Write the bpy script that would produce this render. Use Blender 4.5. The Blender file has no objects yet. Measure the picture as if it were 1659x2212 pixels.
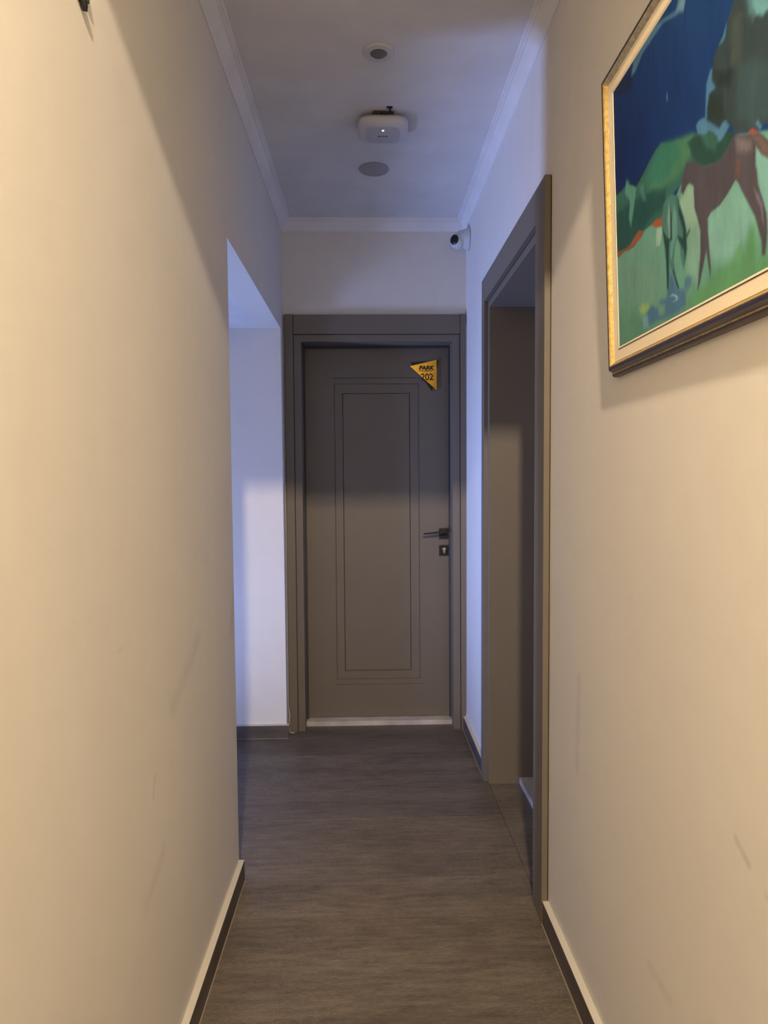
import bpy, bmesh, math, random
import numpy as np
from mathutils import Vector, Matrix

# ------------------------------------------------------------------ camera
scene = bpy.context.scene
PITCH, YAW, ROLL = math.radians(2.4179), math.radians(1.4155), math.radians(-0.4428)
Fv = Vector((math.sin(YAW)*math.cos(PITCH), math.cos(YAW)*math.cos(PITCH), -math.sin(PITCH)))
Rv = Vector((math.cos(YAW), -math.sin(YAW), 0)); Uv = Rv.cross(Fv)
R2 = Rv*math.cos(ROLL) + Uv*math.sin(ROLL); U2 = Uv*math.cos(ROLL) - Rv*math.sin(ROLL)
cam = bpy.data.cameras.new('camera'); camo = bpy.data.objects.new('camera', cam)
scene.collection.objects.link(camo); scene.camera = camo
camo.matrix_world = Matrix.Translation((.4512, 0, 1.355)) @ Matrix((R2, U2, -Fv)).transposed().to_4x4()
cam.sensor_fit = 'VERTICAL'; cam.sensor_height = 36.0; cam.sensor_width = 27.0
cam.lens = 1514.83/2212*36.0
cam.clip_start = .02
# ------------------------------------------------------------------ world, exposure, lights
w = bpy.data.worlds.new('world'); scene.world = w; w.use_nodes = True
w.node_tree.nodes['Background'].inputs[0].default_value = (.3, .4, .6, 1)
w.node_tree.nodes['Background'].inputs[1].default_value = 0.02
vs = scene.view_settings
vs.view_transform = 'Standard'; vs.look = 'None'; vs.gamma = 1; vs.use_curve_mapping = False
vs.exposure = 0.0
def light(name, kind, loc, energy, color, **kw):
    l = bpy.data.lights.new(name, kind); l.energy = energy; l.color = color
    for k, v in kw.items(): setattr(l, k, v)
    o = bpy.data.objects.new(name, l); o.location = loc; scene.collection.objects.link(o); return o
# warm lamp hanging in the higher hall behind the camera; the corridor's lower ceiling cuts its light
lamp = light('lamp_light', 'AREA', (.46, -.9, 3.055), 99, (1.0, .80, .56), shape='RECTANGLE', size=.11, size_y=.024)
lamp.rotation_euler = (Vector((0, -.9, 3.055)) - Vector((0, 3.9, 1.0))).to_track_quat('Z', 'Y').to_euler()
# daylight from the stair window at the end of the side passage
sk = light('window_daylight', 'AREA', (-2.74, 2.81, .15), 60, (.32, .45, 1.0), spread=math.radians(85), shape='RECTANGLE', size=.30, size_y=1.9)
sk.rotation_euler = Vector((-1, 0, -.26)).to_track_quat('Z', 'Y').to_euler()

# ------------------------------------------------------------------ materials
def lin(c): return tuple((v/255/12.92 if v/255 <= .04045 else ((v/255+.055)/1.055)**2.4) for v in c)
def mat(name, col, rough=.6, metal=0, spec=.5, noise=None, bump=None, stretch=(1, 1, 1), rand=0):
    m = bpy.data.materials.new(name); m.use_nodes = True; nt = m.node_tree; N = nt.nodes; L = nt.links
    b = N['Principled BSDF']; b.inputs['Roughness'].default_value = rough; b.inputs['Metallic'].default_value = metal
    b.inputs['Specular IOR Level'].default_value = spec
    tc = N.new('ShaderNodeTexCoord'); mp = N.new('ShaderNodeMapping'); mp.inputs['Scale'].default_value = stretch
    geo = N.new('ShaderNodeNewGeometry'); L.new(geo.outputs['Position'], mp.inputs[0])
    rgb = N.new('ShaderNodeRGB'); rgb.outputs[0].default_value = (*col, 1); cur = rgb.outputs[0]
    for sc_, amt, det in (noise or [(6, .05, 3)]):
        n = N.new('ShaderNodeTexNoise'); n.inputs['Scale'].default_value = sc_; n.inputs['Detail'].default_value = det
        L.new(mp.outputs[0], n.inputs['Vector'])
        r = N.new('ShaderNodeMapRange'); r.inputs[1].default_value = .3; r.inputs[2].default_value = .7
        r.inputs[3].default_value = 1-amt; r.inputs[4].default_value = 1+amt; L.new(n.outputs[0], r.inputs[0])
        mx = N.new('ShaderNodeVectorMath'); mx.operation = 'SCALE'; L.new(cur, mx.inputs[0]); L.new(r.outputs[0], mx.inputs['Scale']); cur = mx.outputs[0]
    if rand:
        oi = N.new('ShaderNodeObjectInfo'); r = N.new('ShaderNodeMapRange'); r.inputs[3].default_value = 1-rand; r.inputs[4].default_value = 1+rand
        L.new(oi.outputs['Random'], r.inputs[0]); mx = N.new('ShaderNodeVectorMath'); mx.operation = 'SCALE'
        L.new(cur, mx.inputs[0]); L.new(r.outputs[0], mx.inputs['Scale']); cur = mx.outputs[0]
    L.new(cur, b.inputs['Base Color'])
    if bump:
        n = N.new('ShaderNodeTexNoise'); n.inputs['Scale'].default_value = bump[0]; n.inputs['Detail'].default_value = 4
        L.new(mp.outputs[0], n.inputs['Vector']); bp = N.new('ShaderNodeBump'); bp.inputs['Strength'].default_value = bump[1]; bp.inputs['Distance'].default_value = .002
        L.new(n.outputs[0], bp.inputs['Height']); L.new(bp.outputs[0], b.inputs['Normal'])
    m['_cur'] = 0
    return m
def add_smudges(m, smudges):
    """greyish rub marks at fixed spots of the wall: (a, b, width, strength)"""
    nt = m.node_tree; N = nt.nodes; L = nt.links; b = N['Principled BSDF']
    src = b.inputs['Base Color'].links[0].from_socket
    geo = N.new('ShaderNodeNewGeometry'); tot = None
    nz = N.new('ShaderNodeTexNoise'); nz.inputs['Scale'].default_value = 25; nz.inputs['Detail'].default_value = 4
    L.new(geo.outputs['Position'], nz.inputs['Vector'])
    for a, c, wd, st in smudges:
        a, c = Vector(a), Vector(c); d = c-a
        s1 = N.new('ShaderNodeVectorMath'); s1.operation = 'SUBTRACT'; L.new(geo.outputs['Position'], s1.inputs[0]); s1.inputs[1].default_value = a
        dt = N.new('ShaderNodeVectorMath'); dt.operation = 'DOT_PRODUCT'; L.new(s1.outputs[0], dt.inputs[0]); dt.inputs[1].default_value = d/d.length_squared
        cl = N.new('ShaderNodeClamp'); L.new(dt.outputs['Value'], cl.inputs[0])
        sc_ = N.new('ShaderNodeVectorMath'); sc_.operation = 'SCALE'; sc_.inputs[0].default_value = d; L.new(cl.outputs[0], sc_.inputs['Scale'])
        s2 = N.new('ShaderNodeVectorMath'); s2.operation = 'DISTANCE'; L.new(s1.outputs[0], s2.inputs[0]); L.new(sc_.outputs[0], s2.inputs[1])
        mr = N.new('ShaderNodeMapRange'); mr.interpolation_type = 'SMOOTHSTEP'; L.new(s2.outputs['Value'], mr.inputs[0])
        mr.inputs[1].default_value = 0; mr.inputs[2].default_value = wd; mr.inputs[3].default_value = st; mr.inputs[4].default_value = 0
        if tot is None: tot = mr.outputs[0]
        else:
            ad = N.new('ShaderNodeMath'); ad.operation = 'ADD'; L.new(tot, ad.inputs[0]); L.new(mr.outputs[0], ad.inputs[1]); tot = ad.outputs[0]
    mu = N.new('ShaderNodeMath'); mu.operation = 'MULTIPLY'; L.new(tot, mu.inputs[0]); L.new(nz.outputs[0], mu.inputs[1])
    sb = N.new('ShaderNodeMath'); sb.operation = 'SUBTRACT'; sb.inputs[0].default_value = 1; L.new(mu.outputs[0], sb.inputs[1])
    fin = N.new('ShaderNodeVectorMath'); fin.operation = 'SCALE'; L.new(src, fin.inputs[0]); L.new(sb.outputs[0], fin.inputs['Scale'])
    L.new(fin.outputs[0], b.inputs['Base Color'])
M = {}
M['wall'] = mat('wall_paint', (.76, .725, .665), .75, spec=.25, noise=[(2.2, .018, 2), (14, .012, 3)], bump=(160, .12))
add_smudges(M['wall'], [((0, 1.46, .70), (0, 1.475, .735), .012, .30), ((0, 1.62, .84), (0, 1.86, .94), .045, .16), ((0, 2.30, .88), (0, 2.36, 1.0), .05, .22),
    ((0, 1.28, 1.05), (0, 1.30, 1.05), .01, .2), ((0, 1.40, .50), (0, 1.52, .55), .03, .14), ((1, 1.80, .60), (1, 1.79, .84), .03, .20),
    ((1, 1.02, .815), (1, .985, .795), .012, .36), ((1, .90, .76), (1, .94, .775), .01, .28), ((1, 1.33, .40), (1, 1.24, .40), .02, .16)])
M['ceil'] = mat('ceiling_paint', (.74, .735, .73), .8, spec=.2, bump=(220, .18))
M['crown'] = mat('crown_plaster', (.80, .79, .77), .55, spec=.35)
M['taupe'] = mat('taupe_laminate', (.168, .144, .112), .48, spec=.45, noise=[(8, .02, 2)])
M['taupe_shaded'] = mat('recess_shade', (.05, .045, .04), .7)  # taupe darkened to put the recess shadow into the colour
M['gap_shade'] = mat('dark_gap_shade', (.02, .015, .012), .8)  # near-black colour standing for shade inside narrow gaps
M['rawwood'] = mat('raw_fibreboard', (.22, .11, .05), .8, noise=[(60, .2, 4)])
M['caulk'] = mat('white_caulk', (.62, .58, .52), .5)
M['marble'] = mat('white_marble', (.52, .49, .45), .3, noise=[(9, .22, 7), (3, .12, 3)])
M['black'] = mat('black_metal', (.006, .006, .006), .38, spec=.5)
M['silver'] = mat('brushed_nickel', (.62, .60, .56), .35, metal=1)
M['white'] = mat('white_plastic', (.62, .62, .63), .4)
M['grey'] = mat('grey_plastic', (.36, .35, .36), .45)
M['grey_panel'] = mat('pale_grey_plastic', (.50, .50, .53), .45)
M['dgrey'] = mat('grey_lens', (.17, .155, .14), .5)
M['gold'] = mat('gold_mirror_acrylic', (.60, .385, .065), .22, metal=1, noise=[(40, .12, 3)])
M['giltwood'] = mat('gilded_wood', (.88, .66, .27), .34, metal=1, noise=[(90, .22, 4)], bump=(400, .3))
M['lacquer'] = mat('dark_brown_lacquer', (.040, .024, .020), .30, spec=.6, noise=[(120, .35, 5)])
M['liner'] = mat('cream_linen_liner', (.86, .75, .56), .85, noise=[(300, .05, 2)])
M['ink'] = mat('dark_print', (.035, .015, .004), .5)
M['base_tile'] = mat('dark_skirting_tile', (.092, .076, .062), .6, noise=[(7, .3, 5)], stretch=(1, 1, 3), bump=(60, .3))
M['base_top'] = mat('painted_skirting_top', (.62, .58, .50), .7)
M['grout'] = mat('tile_grout', (.16, .125, .10), .9)
M['groutline'] = mat('skirting_grout', (.30, .24, .18), .9)
M['board'] = mat('backing_board', (.12, .08, .05), .9)
M['glass'] = mat('window_glass', (.5, .6, .8), .1)
# floor tile: dark brown stone with fine streaks running across the corridor
def floor_mat(name, col):
    m = mat(name, col, .50, spec=.4, noise=[(3, .26, 5), (22, .26, 5), (110, .24, 3)], stretch=(.45, 2.4, 1), rand=.10)
    nt = m.node_tree; N = nt.nodes; L = nt.links; b = N['Principled BSDF']; src = b.inputs['Base Color'].links[0].from_socket
    geo = N.new('ShaderNodeNewGeometry'); mp = N.new('ShaderNodeMapping'); mp.inputs['Scale'].default_value = (.5, 1.6, 1); L.new(geo.outputs['Position'], mp.inputs[0])
    n = N.new('ShaderNodeTexNoise'); n.inputs['Scale'].default_value = 230; n.inputs['Detail'].default_value = 3; L.new(mp.outputs[0], n.inputs['Vector'])
    n2 = N.new('ShaderNodeTexNoise'); n2.inputs['Scale'].default_value = 5; n2.inputs['Detail'].default_value = 4; L.new(mp.outputs[0], n2.inputs['Vector'])
    r = N.new('ShaderNodeMapRange'); r.inputs[1].default_value = .54; r.inputs[2].default_value = .68; L.new(n.outputs[0], r.inputs[0])
    r2 = N.new('ShaderNodeMapRange'); r2.inputs[1].default_value = .42; r2.inputs[2].default_value = .62; r2.inputs[4].default_value = .75; L.new(n2.outputs[0], r2.inputs[0])
    mu = N.new('ShaderNodeMath'); mu.operation = 'MULTIPLY'; L.new(r.outputs[0], mu.inputs[0]); L.new(r2.outputs[0], mu.inputs[1])
    mx = N.new('ShaderNodeMix'); mx.data_type = 'RGBA'; L.new(mu.outputs[0], mx.inputs[0]); L.new(src, mx.inputs[6]); mx.inputs[7].default_value = (.26, .22, .17, 1)
    L.new(mx.outputs[2], b.inputs['Base Color'])
    bp = N.new('ShaderNodeBump'); bp.inputs['Strength'].default_value = .35; bp.inputs['Distance'].default_value = .002
    L.new(n.outputs[0], bp.inputs['Height']); L.new(bp.outputs[0], b.inputs['Normal'])
    return m
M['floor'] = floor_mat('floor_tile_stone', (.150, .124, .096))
M['floor_dark'] = floor_mat('floor_tile_stone_darker', (.118, .098, .080))  # same stone with a darker base colour, for the far rows
def emit(name, col, s):
    m = bpy.data.materials.new(name); m.use_nodes = True; b = m.node_tree.nodes['Principled BSDF']
    b.inputs['Base Color'].default_value = (*col, 1); b.inputs['Emission Color'].default_value = (*col, 1); b.inputs['Emission Strength'].default_value = s
    return m
M['led'] = emit('status_light', (.75, 1.0, .62), 2.2)

# ------------------------------------------------------------------ helpers
Wd = 1.0
def warp(x, y, z):      # the real corridor is a little out of square and out of plumb
    u = min(1.3, max(-.3, x/Wd))
    return (x + (1-u)*(.0073*(y-2) - .0024*(z-1.4)) + u*(-.0044*(y-2) + .0032*(z-1.4)), y, z)
def setp(o, label=None, cat=None, group=None, kind=None):
    if label: o['label'] = label
    if cat: o['category'] = cat
    if group: o['group'] = group
    if kind: o['kind'] = kind
    return o
def empty(name, loc, label=None, cat=None, kind=None, group=None):
    o = bpy.data.objects.new(name, None); o.location = loc; o.empty_display_size = .05
    scene.collection.objects.link(o); setp(o, label, cat, group, kind); return o
def wloc(o):
    v = Vector(o.location)
    while o.parent: o = o.parent; v += Vector(o.location)
    return v
def mk(name, bm, mats, parent=None, do_warp=False, smooth=False, kind=None, origin=None, bevel=0, **kw):
    if do_warp:
        for v in bm.verts: v.co = Vector(warp(*v.co))
    if bevel:
        bmesh.ops.bevel(bm, geom=[e for e in bm.edges if e.calc_face_angle(0) > .6], offset=bevel, segments=2, affect='EDGES', clamp_overlap=True)
    bmesh.ops.recalc_face_normals(bm, faces=bm.faces)
    vs_ = [v.co for v in bm.verts]
    if origin is None:
        origin = Vector(((min(v.x for v in vs_)+max(v.x for v in vs_))/2, (min(v.y for v in vs_)+max(v.y for v in vs_))/2, min(v.z for v in vs_)))
    origin = Vector(origin)
    for v in bm.verts: v.co = v.co - origin
    me = bpy.data.meshes.new(name); bm.to_mesh(me); bm.free()
    for m in (mats if isinstance(mats, (list, tuple)) else [mats]): me.materials.append(M[m] if isinstance(m, str) else m)
    if smooth:
        for p in me.polygons: p.use_smooth = True
        if smooth != 'all':
            try: me.set_sharp_from_angle(angle=math.radians(35))
            except Exception: pass
    o = bpy.data.objects.new(name, me); scene.collection.objects.link(o)
    if parent is not None: o.parent = parent; o.location = origin - wloc(parent)
    else: o.location = origin
    setp(o, kw.get('label'), kw.get('cat'), kw.get('group'), kind)
    return o
def box(bm, x0, x1, y0, y1, z0, z1, mi=0):
    vs_ = [bm.verts.new((x, y, z)) for z in (z0, z1) for y in (y0, y1) for x in (x0, x1)]
    for f in ((0, 2, 3, 1), (4, 5, 7, 6), (0, 1, 5, 4), (2, 6, 7, 3), (0, 4, 6, 2), (1, 3, 7, 5)):
        bm.faces.new([vs_[i] for i in f]).material_index = mi
    return bm
def bx(*a): return box(bmesh.new(), *a)
def boxes(*bs):
    bm = bmesh.new()
    for b in bs: box(bm, *b)
    return bm
def prism(bm, pts, vec, mi=0):
    """closed polygon of 3-D points swept by vec"""
    a = [bm.verts.new(p) for p in pts]; b = [bm.verts.new(Vector(p)+Vector(vec)) for p in pts]; n = len(pts)
    fs = [bm.faces.new(a), bm.faces.new(b[::-1])] + [bm.faces.new((a[i], a[(i+1) % n], b[(i+1) % n], b[i])) for i in range(n)]
    for f in fs: f.material_index = mi
    return bm
def lathe(bm, prof, c, axis, seg=48, mi=0):
    """prof: list of (radius, height along axis) ; c origin ; axis unit vector"""
    ax = Vector(axis).normalized(); t = Vector((0, 0, 1)) if abs(ax.z) < .9 else Vector((1, 0, 0))
    e1 = ax.cross(t).normalized(); e2 = ax.cross(e1); c = Vector(c); rings = []
    for r, h in prof:
        if r < 1e-6: rings.append([bm.verts.new(c+ax*h)])
        else: rings.append([bm.verts.new(c+ax*h+e1*r*math.cos(2*math.pi*k/seg)+e2*r*math.sin(2*math.pi*k/seg)) for k in range(seg)])
    for a, b in zip(rings, rings[1:]):
        for k in range(seg):
            k2 = (k+1) % seg
            if len(a) == 1 and len(b) == 1: continue
            if len(a) == 1: f = bm.faces.new((a[0], b[k], b[k2]))
            elif len(b) == 1: f = bm.faces.new((a[k], b[0], a[k2]))
            else: f = bm.faces.new((a[k], b[k], b[k2], a[k2]))
            f.material_index = mi
    return bm
def tube(bm, pts, r, seg=10, mi=0):
    pts = [Vector(p) for p in pts]; rings = []
    for i, p in enumerate(pts):
        d = (pts[min(i+1, len(pts)-1)] - pts[max(i-1, 0)]).normalized()
        t = Vector((0, 0, 1)) if abs(d.z) < .9 else Vector((0, 1, 0))
        e1 = d.cross(t).normalized(); e2 = d.cross(e1); rr = r[i] if isinstance(r, (list, tuple)) else r
        rings.append([bm.verts.new(p+e1*rr*math.cos(2*math.pi*k/seg)+e2*rr*math.sin(2*math.pi*k/seg)) for k in range(seg)])
    for a, b in zip(rings, rings[1:]):
        for k in range(seg): bm.faces.new((a[k], a[(k+1) % seg], b[(k+1) % seg], b[k])).material_index = mi
    bm.faces.new(rings[0]).material_index = mi; bm.faces.new(rings[-1][::-1]).material_index = mi
    return bm

# ------------------------------------------------------------------ setting: shell
D, H, DL, D2, HO, YE = 3.797, 2.745, 2.3505, 3.70, 2.162, -.07
HB = 3.2                         # higher hall behind the camera
S0, S1, HS, SI0, SI1, HI = 2.078, 3.180, 2.2515, 2.1915, 3.112, 2.148
LY0, LY1, LZ = 2.215, 3.078, 2.116      # lining of the side doorway
def S(name, bm, m, **kw): return mk(name, bm, m, do_warp=True, kind='structure', **kw)
ZB = -.06
S('wall_left', boxes((-.12, 0, -3, YE, ZB, HB), (-.12, 0, YE, DL, ZB, H+.12), (-.12, 0, DL, D2, HO, H+.12), (-.12, 0, D2, D+.2, ZB, H+.12)), 'wall')
S('wall_right', boxes((1, 1.28, -3, YE, ZB, HB), (1, 1.28, YE, S0+.06, ZB, H+.12), (1, 1.28, S0+.06, S1-.05, HI+.02, H+.12), (1, 1.28, S1-.05, D+.2, ZB, H+.12)), 'wall')
S('wall_end', boxes((0, .06, D, D+.2, ZB, H+.12), (.955, 1.0, D, D+.2, ZB, H+.12), (.06, .955, D, D+.2, 2.16, H+.12)), 'wall')
S('wall_behind', boxes((-.12, 1.28, -3.1, -3, ZB, HB)), 'wall')
S('wall_drop', boxes((0, 1, YE, YE+.1, H+.12, HB+.1)), 'wall')
S('ceiling', boxes((0, 1, YE, D, H, H+.12)), 'ceil')
S('ceiling_hall', boxes((-.12, 1.28, -3.1, YE, HB, HB+.1)), 'ceil')
S('wall_passage_far', boxes((-2.9, -.12, D2, D2+.1, -1.4, HO)), 'wall')
S('wall_passage_near', boxes((-2.9, -.12, DL-.1, DL, -1.4, HO)), 'wall')
S('ceiling_passage', boxes((-2.9, -.12, DL-.1, D2+.1, HO, HO+.1)), 'ceil')
S('wall_passage_end', boxes((-2.9, -2.8, DL, 2.60, -1.4, HO), (-2.9, -2.8, 3.02, D2, -1.4, HO), (-2.9, -2.8, 2.60, 3.02, -1.4, -.75), (-2.9, -2.8, 2.60, 3.02, 1.35, HO)), 'wall')
win = empty('window_1', (-2.85, 2.81, -.75), kind='structure')
mk('window_frame', boxes((-2.88, -2.82, 2.60, 2.63, -.75, 1.35), (-2.88, -2.82, 2.99, 3.02, -.75, 1.35), (-2.88, -2.82, 2.63, 2.99, -.75, -.71), (-2.88, -2.82, 2.63, 2.99, 1.31, 1.35)), 'crown', win)
mk('window_pane', boxes((-2.86, -2.855, 2.63, 2.99, -.71, 1.31)), 'glass', win)
st = empty('stairs', (-2.1, 3.0, -1.4), label='steps of the stairwell down to the window, hidden round the left corner', cat='stairs', kind='structure')
for k in range(6):
    mk('step', bx(-1.3-.24*(k+1), -1.3-.24*k, DL, D2, -1.4, -.19*(k+1)), 'floor', st)

# floor: bed with tiles
fl = S('floor', boxes((-1.3, 1.4, -3, 4.1, -.08, -.012)), 'grout')
rows = [3.445+.66, 3.445, 2.785, 2.126, 1.466, .806, .146, -.514, -1.174, -1.834, -2.494, -3.0]
g = .0012
for y1, y0 in zip(rows, rows[1:]):
    xs = [(-1.3, -.45), (-.45, 1.0)]
    if y0 < 1.9 : xs = [(-.12, 1.0)]
    for x0, x1 in xs:
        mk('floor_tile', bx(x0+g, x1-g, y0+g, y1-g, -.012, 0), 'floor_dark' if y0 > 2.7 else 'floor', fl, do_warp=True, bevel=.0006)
for y0, y1 in ((LY0-.03, 2.786), (2.786, LY1+.02)):
    mk('floor_tile', bx(1.0+.0003, 1.15, y0+g, y1-g, -.012, 0), 'floor', fl, do_warp=True, bevel=.0006)

# baseboards: dark tile, painted top and a thin line of grout at the floor
def base(name, x0, x1, y0, y1, front):
    """front: '+x','-x','-y' side that faces the room"""
    hz = .070
    o = mk(name, bx(x0, x1, y0, y1, .002, hz), 'base_tile', do_warp=True, kind='structure', bevel=.001)
    mk('painted_top', bx(x0, x1, y0, y1, hz, hz+.003), 'base_top', o, do_warp=True)
    t = .003
    gb = {'+x': (x1, x1+t, y0, y1), '-x': (x0-t, x0, y0, y1), '-y': (x0, x1, y0-t, y0)}[front]
    mk('grout_line', bx(*gb, .0, .002), 'groutline', o, do_warp=True)
    return o
BT = .018
base('baseboard_left', 0, BT, -3, DL+.0, '+x')
base('baseboard_right', 1-BT, 1, -3, S0, '-x')
base('baseboard_right', 1-BT, 1, S1, D-.02, '-x')
base('baseboard_passage', -1.3, .012, D2-BT, D2, '-y')

# crown moulding, mitred at the two far corners
prof = [(0, 0), (.006, 0), (.009, .006), (.013, .010), (.024, .022), (.033, .034), (.036, .038), (.036, .041), (.042, .042), (.044, .045), (.044, .048), (.050, .049), (.0525, .055), (0, .055)]
HC = 2.690
def crown(name, path):
    """path: function mapping (out, end 0/1) -> (x, y)"""
    bm = bmesh.new(); ends = []
    for e in (0, 1): ends.append([bm.verts.new((*path(u, e), HC+h)) for u, h in prof])
    n = len(prof)
    bm.faces.new(ends[0]); bm.faces.new(ends[1][::-1])
    for i in range(n): bm.faces.new((ends[0][i], ends[0][(i+1) % n], ends[1][(i+1) % n], ends[1][i]))
    return S(name, bm, 'crown')
crown('trim_1', lambda u, e: (u, YE if e == 0 else D-u))
crown('trim_2', lambda u, e: (1-u, YE if e == 0 else D-u))
crown('trim_3', lambda u, e: (u if e == 0 else 1-u, D-u))

# ------------------------------------------------------------------ door at the end (room 202)
d1 = empty('door_1', (.51, 3.85, 0), kind='structure')
CY = 3.778
def P1(name, bm, m, **kw): return mk(name, bm, m, d1, **kw)
P1('casing_board', bx(.022, .066, CY, D-.001, 0, 2.252), 'taupe', bevel=.0015)
P1('casing_board', bx(.9605, .9905, CY, D-.001, 0, 2.252), 'taupe', bevel=.0015)
P1('casing_board', bx(.0685, .958, CY, D-.001, 2.148, 2.250), 'taupe', bevel=.0015)
P1('frame_jamb', bx(.0675, .107, CY+.010, 3.99, 0, 2.145), 'taupe', bevel=.0015)
P1('frame_jamb', bx(.9185, .959, CY+.010, 3.99, 0, 2.145), 'taupe', bevel=.0015)
P1('frame_head', bx(.107, .9185, CY+.010, 3.99, 2.109, 2.145), 'taupe', bevel=.0015)
P1('door_stop', boxes((.107, .116, 3.90, 3.918, .03, 2.109), (.910, .9185, 3.90, 3.918, .03, 2.109), (.116, .910, 3.90, 3.918, 2.098, 2.109)), 'taupe_shaded')  # stop coloured dark as the shadow around the leaf
P1('joint_shadow', boxes((.0655, .0690, CY+.006, D-.001, 0, 2.249), (.957, .961, CY+.006, D-.001, 0, 2.249)), 'gap_shade')  # dark strips painted as the shade between the boards
P1('wall_gap_shade', boxes((.018, .0215, CY+.012, D, .02, 2.25)), 'gap_shade')  # dark strip in place of the shaded gap along the wall
P1('caulk_line', boxes((.9908, .9935, CY+.002, D-.002, .09, 2.2)), 'caulk')
bmc = tube(bmesh.new(), [(.990, 3.775, .10), (.986, 3.770, .07), (.984, 3.768, .04), (.984, 3.768, .004)], .0022)
P1('caulk_bead', bmc, 'caulk', smooth=True)
bmc = tube(bmesh.new(), [(.019, 3.774, .14), (.024, 3.772, .09), (.020, 3.770, .05), (.017, 3.770, .012), (.026, 3.760, .004), (.050, 3.758, .003)], .0022)
P1('caulk_bead', bmc, 'caulk', smooth=True)
P1('caulk_line', boxes((.016, .0185, CY+.004, D, .14, 2.24)), 'caulk')
# leaf with milled grooves
LF = 3.93
def leaf():
    rects = [(.277, .746, .244, 1.903), (.323, .695, .293, 1.850)]; lines = [(.250, .773, 1.936), (.243, .772, .212)]
    e = .0022
    xs = {.1085, .917}; zs = {.029, 2.107}
    for a, b, c, d in rects: xs |= {a-e, a, a+e, b-e, b, b+e}; zs |= {c-e, c, c+e, d-e, d, d+e}
    for a, b, c in lines: xs |= {a, b, a+.02, b-.02}; zs |= {c-e, c, c+e}
    xs, zs = sorted(xs), sorted(zs); bm = bmesh.new(); V = {}
    for x in xs:
        for z in zs:
            dep = 0
            for k, (a, b, c, d) in enumerate(rects):
                inx = a-1e-6 <= x <= b+1e-6; inz = c-1e-6 <= z <= d+1e-6
                if (inx and (abs(z-c) < 1e-6 or abs(z-d) < 1e-6)) or (inz and (abs(x-a) < 1e-6 or abs(x-b) < 1e-6)): dep = max(dep, .0035 if k == 0 else .007)
            for a, b, c in lines:
                if abs(z-c) < 1e-6 and a+.015 <= x <= b-.015: dep = max(dep, .003)
            V[x, z] = bm.verts.new((x, LF+dep, z))
    for x0, x1 in zip(xs, xs[1:]):
        for z0, z1 in zip(zs, zs[1:]): bm.faces.new((V[x0, z0], V[x1, z0], V[x1, z1], V[x0, z1]))
    # sides and back
    X0, X1, Z0, Z1 = xs[0], xs[-1], zs[0], zs[-1]; B = {}
    for x in (X0, X1):
        for z in (Z0, Z1): B[x, z] = bm.verts.new((x, LF+.045, z))
    bm.faces.new((B[X0, Z0], B[X0, Z1], B[X1, Z1], B[X1, Z0]))
    bm.faces.new([V[x, Z0] for x in xs]+[B[X1, Z0], B[X0, Z0]]); bm.faces.new([V[x, Z1] for x in xs]+[B[X1, Z1], B[X0, Z1]])
    bm.faces.new([V[X0, z] for z in zs]+[B[X0, Z1], B[X0, Z0]]); bm.faces.new([V[X1, z] for z in zs]+[B[X1, Z1], B[X1, Z0]])
    return bm
lf = P1('door_leaf', leaf(), 'taupe')
P1('threshold', bx(.107, .9185, 3.862, 3.99, .0, .026), 'marble', bevel=.0015)
# handle and lock
h = P1('door_handle', bx(.857, .914, 3.917, LF, 1.037, 1.094), 'black', bevel=.0015)
bm = bmesh.new()
lathe(bm, [(0, .0), (.010, .0), (.010, .036), (0, .036)], (.885, 3.917, 1.078), (0, -1, 0), 20)
mk('handle_neck', bm, 'black', h, smooth=True)
bm = bmesh.new()
prism(bm, [(.893, 3.872, 1.0865), (.893, 3.872, 1.0725), (.766, 3.870, 1.0635), (.764, 3.870, 1.0665), (.766, 3.870, 1.0705)], (0, .012, 0))
mk('lever', bm, 'black', h, bevel=.001)
k = P1('lock_escutcheon', bx(.857, .914, 3.922, LF, .941, .999), 'black', bevel=.0015)
bm = bmesh.new()
lathe(bm, [(0, 0), (.0088, 0), (.0088, .002), (.0078, .0028), (0, .0028)], (.8855, 3.922, .978), (0, -1, 0), 24)
box(bm, .8812, .8898, 3.9192, 3.922, .957, .974); lathe(bm, [(0, 0), (.0043, 0), (.0043, .0028), (0, .0028)], (.8855, 3.922, .957), (0, -1, 0), 16)
cy = mk('lock_cylinder', bm, 'silver', k, smooth=True)

# ------------------------------------------------------------------ doorway in the right wall
d2 = empty('door_2', (1.1, 2.65, 0), kind='structure')
SC = .0208
def P2(name, bm, m, **kw): return mk(name, bm, m, d2, do_warp=True, **kw)
XF = 1-SC
P2('casing_board', bx(XF, .9965, S0, S0+.1135, .072, HS-.0), 'taupe', bevel=.0012)
P2('casing_foot', bx(XF+.0005, .9965, S0+.014, S0+.113, .0, .0705), 'taupe', bevel=.0008)
P2('casing_foot_edge', bx(XF+.001, .9965, S0+.001, S0+.013, .0, .069), 'rawwood', label='bare reddish brown edge at the foot of the casing')
P2('casing_board', bx(XF, .9965, SI1, S1, 0, HS), 'taupe', bevel=.0012)
P2('casing_board', bx(XF, .9965, SI0+.001, SI1-.001, HI, HS), 'taupe', bevel=.0012)
P2('wall_gap_shade', boxes((.9966, .9995, S0+.0015, S0+.02, .075, HS-.001)), 'gap_shade')  # shade of the gap behind the casing, added as a dark strip
P2('frame_jamb', bx(.9970, 1.24, LY0-.03, LY0, 0, LZ+.03), 'taupe', bevel=.0012)
P2('frame_jamb', bx(.9970, 1.24, LY1, LY1+.045, 0, LZ+.03), 'taupe', bevel=.0012)
P2('frame_head', bx(.9970, 1.24, LY0, LY1, LZ, LZ+.03), 'taupe', bevel=.0012)
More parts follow.
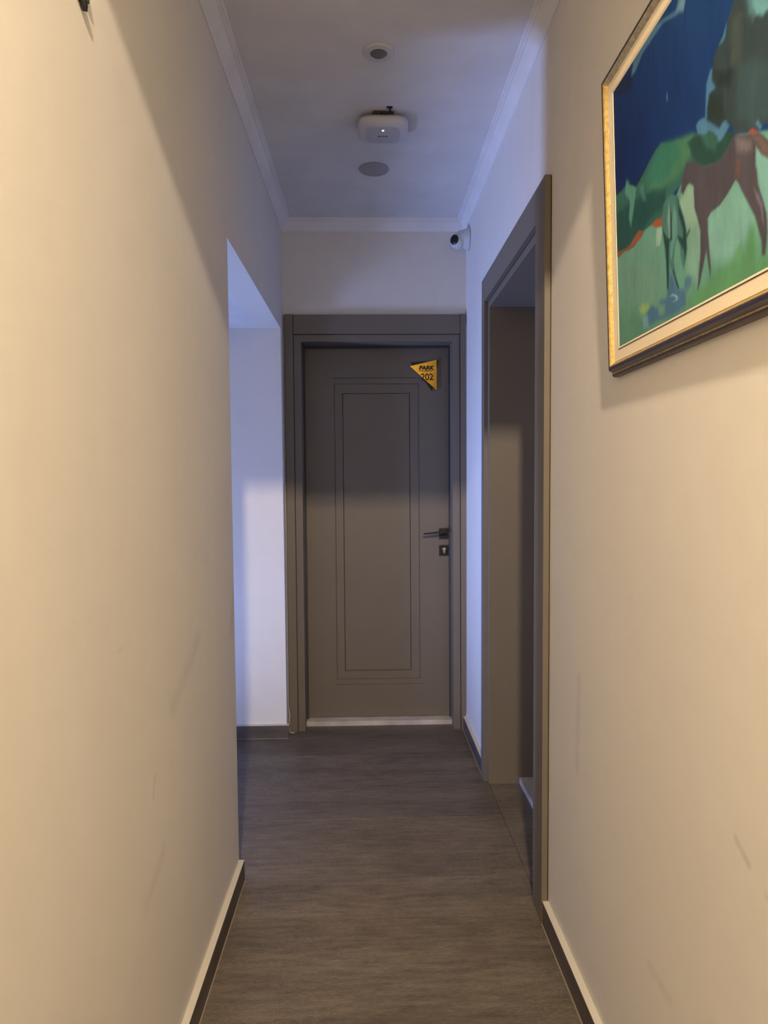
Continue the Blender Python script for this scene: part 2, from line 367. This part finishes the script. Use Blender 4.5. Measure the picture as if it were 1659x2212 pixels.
P2('door_leaf', bx(1.20, 1.24, LY0+.003, LY1-.003, .03, LZ-.003), 'taupe', bevel=.0015)
P2('threshold', bx(1.138, 1.24, LY0, LY1-.0, 0, .028), 'marble', bevel=.0015)

# ------------------------------------------------------------------ plaque on the end door
def tri_prism(pts, y0, y1):
    return prism(bmesh.new(), [(x, y0, z) for x, z in pts], (0, y1-y0, 0))
pq = empty('door_sign', (.78, LF, 1.86), label='gold triangular room sign 202 with black triangle behind it on the end door', cat='sign')
mk('back_plate', tri_prism([(.7015, 2.019), (.8585, 2.0295), (.822, 1.860)], LF-.004, LF-.0005), 'black', pq, label='black triangle peeking out behind the gold one')
mk('front_plate', tri_prism([(.698, 1.999), (.8465, 2.033), (.8475, 1.865)], LF-.0085, LF-.0045), 'gold', pq, label='gold mirror triangle', bevel=.0004)
def text(s, x, z, size, name, parent, y, shear=0, wide=1.0, bold=0, mtl='ink', label=None, rot=(math.pi/2, 0, 0), loc=None):
    c = bpy.data.curves.new(name+'_curve', 'FONT'); c.body = s; c.size = size; c.shear = shear; c.extrude = .0004; c.offset = bold; c.align_x = 'CENTER'; c.resolution_u = 6
    t = bpy.data.objects.new(name+'_tmp', c); scene.collection.objects.link(t); bpy.context.view_layer.update()
    me = bpy.data.meshes.new_from_object(t.evaluated_get(bpy.context.evaluated_depsgraph_get())); bpy.data.objects.remove(t)
    me.materials.clear(); me.materials.append(M[mtl]); o = bpy.data.objects.new(name, me); scene.collection.objects.link(o)
    for v in me.vertices: v.co.x *= wide
    o.parent = parent; o.rotation_euler = rot; o.location = (Vector(loc) if loc else Vector((x, y, z))) - wloc(parent)
    if label: o['label'] = label
    return o
text('PARK', .789, 1.979, .030, 'lettering', pq, LF-.0091, shear=.12, wide=1.08, bold=.0018)
mk('small_lettering', boxes(*[(.752+.0078*i, .752+.0078*i+.0058, LF-.0093, LF-.0086, 1.9695, 1.9745) for i in range(9)]), 'ink', pq)
text('202', .7935, 1.922, .051, 'room_number', pq, LF-.0091, wide=.93, bold=.0011)

# ------------------------------------------------------------------ ceiling devices
s1 = empty('motion_sensor', (.5025, 2.326, H-.012), label='round white ceiling sensor with grey centre, nearest the camera', cat='sensor')
bm = lathe(bmesh.new(), [(.0, .0), (.050, .0), (.050, .003), (.046, .007), (.030, .009), (.0265, .0065), (.0265, .0)], (.5025, 2.326, H), (0, 0, -1), 56)
mk('bezel', bm, 'white', s1, smooth=True)
bm = lathe(bmesh.new(), [(.0255, .001), (.0255, .006), (.022, .010), (.014, .0125), (0, .0135)], (.5025, 2.326, H), (0, 0, -1), 40)
mk('lens', bm, 'dgrey', s1, smooth=True, label='brownish grey domed centre')
s3 = empty('ceiling_cover', (.497, 3.173, H-.008), label='flat round grey disc on the ceiling, farthest from the camera', cat='ceiling cover')
bm = lathe(bmesh.new(), [(0, 0), (.066, 0), (.067, .003), (.064, .006), (.052, .0065), (.050, .0045)], (.497, 3.173, H), (0, 0, -1), 64)
mk('rim', bm, 'grey', s3, smooth=True)
bm = lathe(bmesh.new(), [(.0505, .001), (.0505, .0055), (.045, .0075), (0, .0085)], (.497, 3.173, H), (0, 0, -1), 64)
mk('disc', bm, 'grey', s3, smooth=True)
# wireless access point: rounded square pillow, hanging a little low at its near edge
ap = empty('wireless_access_point', (.526, 2.745, H-.055), label='white rounded square wireless access point with a lit green dot on the ceiling', cat='access point')
APc = Vector((.526, 2.768, H-.012)); tilt = Matrix.Rotation(math.radians(-1.5), 4, 'X')
def rsq(bm, levels, n=4.5, seg=72, mi=0, cap0=True, cap1=True):
    rings = []
    for a, z in levels:
        ring = []
        for i in range(seg):
            th = 2*math.pi*i/seg; c, s = math.cos(th), math.sin(th)
            rr = (abs(c)**n+abs(s)**n)**(-1/n)
            ring.append(bm.verts.new(APc + tilt @ Vector((a*rr*c, a*.88*rr*s, -z))))
        rings.append(ring)
    for a, b in zip(rings, rings[1:]):
        for i in range(seg): bm.faces.new((a[i], a[(i+1) % seg], b[(i+1) % seg], b[i])).material_index = mi
    if cap0: bm.faces.new(rings[0]).material_index = mi
    if cap1: bm.faces.new(rings[-1][::-1]).material_index = mi
    return bm
mk('back_shell', rsq(bmesh.new(), [(.080, .002), (.092, .004), (.096, .010), (.0965, .013)]), 'white', ap, smooth=True)
mk('front_cover', rsq(bmesh.new(), [(.0965, .0135), (.0965, .020), (.093, .028), (.084, .034), (.070, .0372), (.066, .0374)]), 'white', ap, smooth=True)
mk('centre_panel', rsq(bmesh.new(), [(.0655, .0370), (.0655, .0385), (.060, .0395), (.0, .0400)][:3]), 'grey_panel', ap, smooth=True)
bp_ = APc + tilt @ Vector((0, -.036, -.0398))
bm = lathe(bmesh.new(), [(0, -.001), (.0042, -.001), (.0042, .0008), (.002, .0014), (0, .0015)], bp_, tilt.to_3x3() @ Vector((0, 0, -1)), 20)
mk('status_led', bm, 'led', ap, label='lit green and white indicator')
lp = APc + tilt @ Vector((0, .010, -.0399))
text('tp-link', 0, 0, .015, 'logo', ap, 0, bold=.0004, mtl='dgrey', rot=(math.pi-math.radians(1.5), 0, 0), loc=lp)
bm = lathe(bmesh.new(), [(0, 0), (.058, 0), (.058, .010), (0, .010)], (.526, 2.75, H), (0, 0, -1), 40)
mk('mounting_plate', bm, 'dgrey', ap)
bm = boxes((.487, .509, 2.678, 2.688, H-.0125, H-.005), (.512, .538, 2.678, 2.688, H-.012, H-.006), (.541, .566, 2.678, 2.688, H-.0125, H-.006))
mk('port', bm, 'lacquer', ap)
bm = tube(bmesh.new(), [(.553, 2.680, H-.009), (.552, 2.670, H-.008), (.550, 2.662, H-.004), (.549, 2.660, H+.001)], .0036, 10)
box(bm, .538, .560, 2.653, 2.664, H-.003, H+.001)
mk('cable', bm, 'black', ap, smooth=True, label='short dark cable going into the ceiling')

# ------------------------------------------------------------------ turret camera high on the right wall
XW = warp(1, 3.69, 2.6)[0]
cc = Vector((XW, 3.69, 2.616))
tc_ = empty('security_camera', cc, label='white dome security camera with black lens, high in the far right corner', cat='camera')
bm = lathe(bmesh.new(), [(0, 0), (.0575, 0), (.058, .003), (.0565, .008), (.046, .030), (.0455, .032), (0, .032)], cc, (-1, 0, 0), 56)
mk('base', bm, 'white', tc_, smooth=True)
mk('base_seam', lathe(bmesh.new(), [(0, 0), (.0595, 0), (.0595, .0018), (0, .0018)], cc, (-1, 0, 0), 56), 'dgrey', tc_)
bm = lathe(bmesh.new(), [(0, .0322), (.044, .0322), (.0435, .046), (.040, .056), (.033, .062), (0, .062)], cc, (-1, 0, 0), 48)
mk('collar', bm, 'white', tc_, smooth=True)
bc = cc + Vector((-.060, -.006, -.012)); dv = Vector((-.66, -.74, -.06)).normalized()
Rb = .040
pr = [(Rb*math.sin(a), -Rb*math.cos(a)) for a in [math.pi*i/22 for i in range(0, 17)]]
pr += [(.0265, Rb*.76), (0, Rb*.76)]
bm = lathe(bmesh.new(), pr, bc, dv, 48); mk('eyeball', bm, 'white', tc_, smooth=True)
bm = lathe(bmesh.new(), [(0, Rb*.74), (.0250, Rb*.74), (.0250, Rb*.82), (.021, Rb*.90), (0, Rb*.94)], bc, dv, 40)
mk('lens', bm, 'black', tc_, smooth=True, label='black glass face')
bm = lathe(bmesh.new(), [(0, 0), (.0022, 0), (.0022, .0014), (0, .0014)], (XW-.012, 3.646, 2.588), (-.3, -1, 0), 12); mk('screw', bm, 'dgrey', tc_)

# ------------------------------------------------------------------ small hook on the left wall, upper left
xw = warp(0, 1.19, 2.14)[0]
hk = empty('wall_hook', (xw, 1.185, 2.14), label='small dark metal hook high on the left wall', cat='hook')
bm = boxes((xw, xw+.004, 1.165, 1.200, 2.138, 2.19)); mk('plate', bm, 'black', hk, bevel=.001)
bm = tube(bmesh.new(), [(xw+.003, 1.178, 2.152), (xw+.006, 1.182, 2.143), (xw+.007, 1.187, 2.133), (xw+.006, 1.190, 2.127)], [.006, .006, .0055, .004], 12)
mk('prong', bm, 'black', hk, smooth=True)
bm = tube(bmesh.new(), [(xw+.003, 1.205, 2.175), (xw+.006, 1.206, 2.160), (xw+.0055, 1.205, 2.150)], .0026, 10); mk('pin', bm, 'black', hk, smooth=True)

# ------------------------------------------------------------------ lamp behind the camera (gives the warm light)
la = empty('pendant_lamp', (.46, -.9, HB), label='small pendant lamp holder on the hall ceiling behind the camera', cat='lamp')
bm = lathe(bmesh.new(), [(0, 0), (.045, 0), (.045, .015), (.03, .022), (0, .022)], (.46, -.9, HB), (0, 0, -1), 32); mk('canopy', bm, 'white', la, smooth=True)
bm = lathe(bmesh.new(), [(0, .02), (.016, .02), (.020, .05), (.020, .095), (0, .095)], (.46, -.9, HB), (0, 0, -1), 32); mk('socket', bm, 'white', la, smooth=True)

# ------------------------------------------------------------------ framed painting on the right wall
PAINT = [((108,148,116),2,[(13,251),(69,236),(97,239),(143,230),(187,243),(227,241),(274,237),(324,248),(359,271),(528,256),(789,147),(787,-24),(24,12)]),
((96,132,98),40,[(4,123),(241,101),(383,87),(521,62),(588,66),(787,32),(787,-24),(-5,-4)]),
((112,142,112),30,[(64,236),(171,217),(258,185),(272,129),(245,102),(115,116),(65,168)]),
((130,165,138),14,[(516,197),(494,186),(466,180),(439,176),(437,134),(451,107),(504,94),(543,99),(568,116),(550,156)]),
((135,172,148),6,[(564,226),(624,209),(789,124),(788,41),(589,102),(576,154)]),
((150,172,136),7,[(371,254),(391,241),(396,209),(407,182),(410,156),(403,130),(380,145),(368,180),(354,214),(339,236),(360,243)]),
((128,156,124),10,[(358,192),(405,177),(408,136),(398,94),(368,110),(360,152)]),
((58,98,78),3,[(23,379),(67,359),(88,358),(108,360),(116,372),(139,351),(161,337),(199,346),(219,352),(252,362),(275,363),(304,349),(334,338),(354,334),(400,319),(478,283),(497,264),(477,244),(376,270),(351,262),(316,259),(280,234),(227,241),(187,243),(143,230),(97,239),(69,236),(13,249)]),
((78,118,82),8,[(334,338),(359,332),(394,321),(385,296),(343,278),(290,285),(212,301),(234,325),(293,339)]),
((60,112,84),9,[(275,361),(332,334),(341,309),(290,293),(212,314),(203,334),(239,343)]),
((42,76,64),9,[(35,325),(122,319),(180,314),(289,278),(288,255),(219,249),(153,238),(80,244),(30,256)]),
((92,136,112),4,[(113,367),(133,352),(162,334),(153,316),(144,293),(133,271),(124,293),(131,321),(104,346)]),
((80,122,100),5,[(178,329),(197,330),(204,292),(190,301)]),
((26,40,70),2,[(130,356),(161,336),(199,346),(210,353),(180,347),(157,346)]),
((150,82,48),2,[(59,247),(81,243),(123,239),(154,248),(173,251),(194,241),(186,235),(167,233),(143,230),(117,232),(92,238),(81,237),(67,234),(59,238)]),
((160,84,44),2,[(225,241),(249,242),(274,238),(277,221),(248,229)]),
((158,172,140),2,[(250,226),(273,221),(274,214),(263,192),(246,196),(246,213)]),
((46,72,58),4,[(373,316),(393,316),(431,306),(465,291),(504,270),(518,259),(499,251),(483,244),(456,245),(428,255),(392,282)]),
((62,96,74),6,[(416,310),(458,293),(473,276),(461,264),(437,276)]),
((58,66,62),2.5,[(524,446),(503,426),(497,404),(476,406),(462,399),(455,369),(469,350),(449,353),(440,336),(439,319),(475,290),(488,292),(508,277),(515,261),(547,250),(567,246),(602,235),(757,186),(760,396),(567,530)]),
((64,78,74),9,[(528,347),(574,332),(604,303),(602,240),(558,250),(524,286)]),
((72,76,64),8,[(513,420),(540,409),(533,344),(509,358)]),
((48,54,46),8,[(443,353),(487,334),(491,296),(475,293),(445,318)]),
((46,52,46),7,[(461,375),(513,348),(508,329),(471,348)]),
((112,152,142),4,[(561,425),(562,402),(572,387),(589,375),(597,376),(626,364),(645,369)]),
((90,124,116),7,[(548,430),(563,417),(567,386),(554,401)]),
((84,120,136),2.5,[(403,329),(408,332),(416,332),(433,326),(436,358),(438,371),(450,385),(457,385),(455,369),(466,352),(446,353),(439,336),(438,319),(475,289),(485,293),(493,291),(503,279),(490,274),(479,270),(471,272),(467,282),(447,299),(429,302),(409,314)]),
((96,134,150),3,[(569,250),(574,251),(583,238),(578,237)]),
((84,126,128),3,[(479,406),(490,411),(499,423),(496,406),(488,402)]),
((76,104,116),3,[(381,542),(355,560),(344,542),(287,562),(248,574),(201,570),(164,566),(150,545),(172,542),(204,556),(259,554),(294,553),(370,522)]),
((104,134,140),3,[(379,543),(360,556),(354,543),(344,538),(370,525)]),
((30,38,58),5,[(70,567),(145,558),(158,538),(138,526),(84,547)]),
((84,72,70),2,[(372,287),(398,277),(427,256),(457,246),(483,246),(499,253),(518,259),(553,244),(574,235),(593,218),(623,187),(651,146),(593,195),(580,206),(568,221),(566,196),(569,187),(571,169),(582,146),(591,125),(592,100),(586,72),(578,74),(577,94),(563,130),(540,165),(521,194),(516,198),(494,187),(469,180),(446,181),(435,176),(435,160),(438,132),(442,99),(440,83),(433,114),(429,129),(418,110),(400,76),(397,79),(404,107),(409,131),(411,165),(402,190),(393,209),(392,241),(378,252),(368,252),(356,243),(347,251),(354,272),(365,285)]),
((122,102,94),8,[(518,254),(542,246),(557,235),(557,224),(541,226),(522,236)]),
((120,92,78),4,[(560,239),(578,230),(598,209),(601,191),(583,203),(572,221)]),
((110,76,62),5,[(520,224),(530,220),(527,202),(521,197),(516,207)]),
((158,78,50),2,[(549,248),(561,248),(572,240),(574,236),(563,239)]),
((120,104,104),2,[(561,169),(574,155),(582,139),(584,112),(580,119),(576,138),(567,152)]),
((78,112,94),2,[(318,259),(336,248),(352,218),(356,201),(362,183),(366,153),(358,135),(351,124),(342,148),(340,165),(332,182),(321,171),(316,150),(323,126),(335,98),(328,97),(311,130),(301,146),(296,94),(289,94),(287,142),(281,181),(272,218),(273,238),(281,257),(295,261)]),
((124,148,124),3,[(302,250),(310,234),(306,191),(299,193),(294,230)]),
((104,142,118),3,[(321,241),(331,216),(331,187),(317,174),(308,152),(302,162),(310,201)]),
((40,62,54),2,[(306,245),(311,230),(311,186),(299,188),(293,108),(288,110),(287,176),(278,202),(276,214),(293,195),(305,189)]),
((42,66,60),2,[(334,249),(338,234),(354,211),(364,182),(363,154),(358,137),(354,154),(336,177),(333,186),(351,174),(353,186),(338,220)]),
((38,62,62),1.5,[(311,135),(316,133),(333,99),(328,99)]),
((70,90,70),1.5,[(362,176),(371,179),(376,181),(377,177),(366,169)]),
((78,106,118),5,[(256,99),(286,95),(297,106),(300,125),(307,133),(318,116),(328,99),(346,95),(357,85),(356,67),(330,61),(292,63),(260,64),(208,65),(199,91),(221,98),(253,83)]),
((82,108,114),5,[(354,109),(368,110),(378,101),(373,91),(362,85),(354,96)]),
((104,138,108),5,[(245,95),(278,85),(277,70),(252,73)]),
((146,164,92),6,[(164,106),(183,109),(211,106),(212,98),(196,89),(173,93)]),
((118,146,142),5,[(178,88),(203,86),(204,62),(181,64)]),
((140,164,158),1.2,[(298,94),(309,96),(328,87),(328,81),(309,82),(324,84),(313,91)]),
((98,140,88),9,[(463,90),(504,91),(538,86),(549,124),(563,118),(567,71),(611,70),(706,39),(706,6),(516,33),(383,51),(377,78),(432,79)]),
((104,146,96),7,[(513,102),(526,107),(533,95),(525,78),(510,89)]),
((90,120,160),1,[(302,434),(305,433),(306,424),(304,417),(302,420),(301,427)])]
ANG = math.radians(1.83)
pn = Vector((math.cos(ANG), 0, math.sin(ANG))); pu = Vector((-pn.z, 0, pn.x))
P0 = Vector((.977, 1.525, 1.579)); PW, PH, FT = .92, .631, .028
def pt(s, t, hh): return P0 + Vector((0, -1, 0))*s + pu*t + pn*(FT-hh)
pa = empty('framed_painting', pt(PW/2, 0, 0), label='framed oil painting of horses and dark trees in a gilt frame, on the right wall', cat='painting')
def ring_pt(side, u, hh, e):
    if side == 0: a = (u, u if e == 0 else PH-u)
    elif side == 1: a = (u if e == 0 else PW-u, PH-u)
    elif side == 2: a = (PW-u, PH-u if e == 0 else u)
    else: a = (PW-u if e == 0 else u, u)
    return pt(a[0], a[1], hh)
def rail(side, pf, mi):
    bm = bmesh.new(); E = [[bm.verts.new(ring_pt(side, u, hh, e)) for u, hh in pf] for e in (0, 1)]; n = len(pf)
    for i in range(n):
        f = bm.faces.new((E[0][i], E[0][(i+1) % n], E[1][(i+1) % n], E[1][i])); f.material_index = mi[i]
    bm.faces.new(E[0]); bm.faces.new(E[1][::-1]); return bm
pf = [(0, 0), (0, .013), (.0025, .017), (.005, .0165), (.0065, .0185), (.008, .0185), (.009, .020), (.0125, .028), (.0165, .030), (.0195, .029), (.0205, .0285), (.0225, .0265), (.0285, .019), (.0285, 0)]
mi = [0, 0, 0, 1, 1, 0, 0, 0, 0, 1, 1, 1, 1, 0]
pf2 = [(.0285, .004), (.0285, .0205), (.0505, .0195), (.0505, .004)]
pf3 = [(.0505, .006), (.0505, .0201), (.0522, .0206), (.0545, .0206), (.056, .0195), (.056, .006)]
for sd in range(4):
    mk('frame_rail', rail(sd, pf, mi), ['lacquer', 'giltwood'], pa)
    mk('liner', rail(sd, pf2, [0]*4), 'liner', pa, label='flat cream linen liner')
    mk('inner_bead', rail(sd, pf3, [0, 1, 0, 0, 1, 0]), ['liner', 'lacquer'], pa)
bm = prism(bmesh.new(), [pt(.01, .01, .001), pt(PW-.01, .01, .001), pt(PW-.01, PH-.01, .001), pt(.01, PH-.01, .001)], pn*-.008)
mk('backing_board', bm, 'board', pa)
def srgb2lin(a): a = a/255.; return np.where(a <= .04045, a/12.92, ((a+.055)/1.055)**2.4)
def make_canvas():
    CW, CH = (PW-.112)*1000, (PH-.112)*1000; step = 1.7; off = 56
    nx, nz = int(CW/step)+1, int(CH/step)+1
    X, Z = np.meshgrid(np.linspace(0, CW, nx)+off, np.linspace(0, CH, nz)+off)
    rng = np.random.default_rng(4)
    def fbm(sx, sz, seed):
        r = np.random.default_rng(seed); out = np.zeros_like(X); amp = 1; tot = 0
        for o in range(4):
            gx, gz = X/sx*2**o, Z/sz*2**o
            G = r.random((int(gz.max())+3, int(gx.max())+3)); ix, iz = gx.astype(int), gz.astype(int); fx, fz = gx-ix, gz-iz
            fx = fx*fx*(3-2*fx); fz = fz*fz*(3-2*fz)
            out += amp*(G[iz, ix]*(1-fx)*(1-fz)+G[iz, ix+1]*fx*(1-fz)+G[iz+1, ix]*(1-fx)*fz+G[iz+1, ix+1]*fx*fz); tot += amp; amp *= .55
        return out/tot-.5
    n1, n2 = fbm(30, 45, 1), fbm(30, 45, 2); n3 = fbm(14, 60, 3); n4 = fbm(50, 90, 5)
    C = np.zeros(X.shape+(3,))
    k = np.clip((X-60)/380, 0, 1)[..., None]; C[:] = np.array((18, 34, 72))*(1-k)+np.array((30, 58, 98))*k
    b = np.clip((Z-430)/140, 0, 1)[..., None]; C += b*np.array((4, 8, 4))
    for col, soft, poly in PAINT:
        wx, wz = X/1.0135+n1*soft*1.4, Z/1.0135+n2*soft*1.4
        P = np.array(poly, float); x0, z0 = P.min(0)-soft*2-3; x1, z1 = P.max(0)+soft*2+3
        m = (wx > x0) & (wx < x1) & (wz > z0) & (wz < z1)
        if not m.any(): continue
        px, pz = wx[m], wz[m]; dist = np.full(px.shape, 1e9); ins = np.zeros(px.shape, bool)
        for (ax, az), (bx_, bz) in zip(P, np.roll(P, -1, 0)):
            dx, dz = bx_-ax, bz-az; L2 = dx*dx+dz*dz+1e-9
            tt = np.clip(((px-ax)*dx+(pz-az)*dz)/L2, 0, 1); dist = np.minimum(dist, np.hypot(px-ax-tt*dx, pz-az-tt*dz))
            if abs(dz) > 1e-9:
                c = ((az > pz) != (bz > pz)) & (px < ax+(pz-az)*dx/dz); ins ^= c
        sd_ = np.where(ins, dist, -dist); a = np.clip(sd_/(soft+.8)*.5+.5, 0, 1); a = a*a*(3-2*a)
        C[m] = C[m]*(1-a[:, None])+np.array(col, float)*a[:, None]
    C *= (1+n3*.11+n4*.14+rng.normal(0, .012, X.shape))[..., None]
    C = srgb2lin(np.clip(C, 3, 250))
    org = pt(.056, .056, .0196)
    e1 = np.array((0, -1, 0)); e2 = np.array(pu); nn = np.array(pn)
    co = (X[..., None]-off)/1000*e1+(Z[..., None]-off)/1000*e2 - nn*(n3[..., None]*.0006)
    idx = np.arange(nx*nz).reshape(nz, nx); q = np.stack([idx[:-1, :-1], idx[:-1, 1:], idx[1:, 1:], idx[1:, :-1]], -1).reshape(-1, 4)
    me = bpy.data.meshes.new('canvas'); me.vertices.add(nx*nz); me.vertices.foreach_set('co', co.reshape(-1))
    me.loops.add(q.size); me.loops.foreach_set('vertex_index', q.reshape(-1).astype(np.int32)); me.polygons.add(len(q))
    me.polygons.foreach_set('loop_start', np.arange(0, q.size, 4, dtype=np.int32)); me.update(calc_edges=True); me.validate()
    at = me.color_attributes.new('paint', 'FLOAT_COLOR', 'POINT'); at.data.foreach_set('color', np.concatenate([C, np.ones(C.shape[:2]+(1,))], -1).reshape(-1))
    m = bpy.data.materials.new('oil_paint'); m.use_nodes = True; N = m.node_tree.nodes; b = N['Principled BSDF']
    a = N.new('ShaderNodeVertexColor'); a.layer_name = 'paint'
    sc_ = N.new('ShaderNodeVectorMath'); sc_.operation = 'MULTIPLY'; sc_.inputs[1].default_value = (.95, 1.25, 1.75)
    m.node_tree.links.new(a.outputs[0], sc_.inputs[0]); m.node_tree.links.new(sc_.outputs[0], b.inputs['Base Color'])
    b.inputs['Roughness'].default_value = .6; b.inputs['Specular IOR Level'].default_value = .15
    me.materials.append(m); o = bpy.data.objects.new('canvas', me); scene.collection.objects.link(o)
    o.parent = pa; o.location = org - wloc(pa); o['label'] = 'oil painted canvas, horses grazing under dark trees and a deep blue sky'
make_canvas()
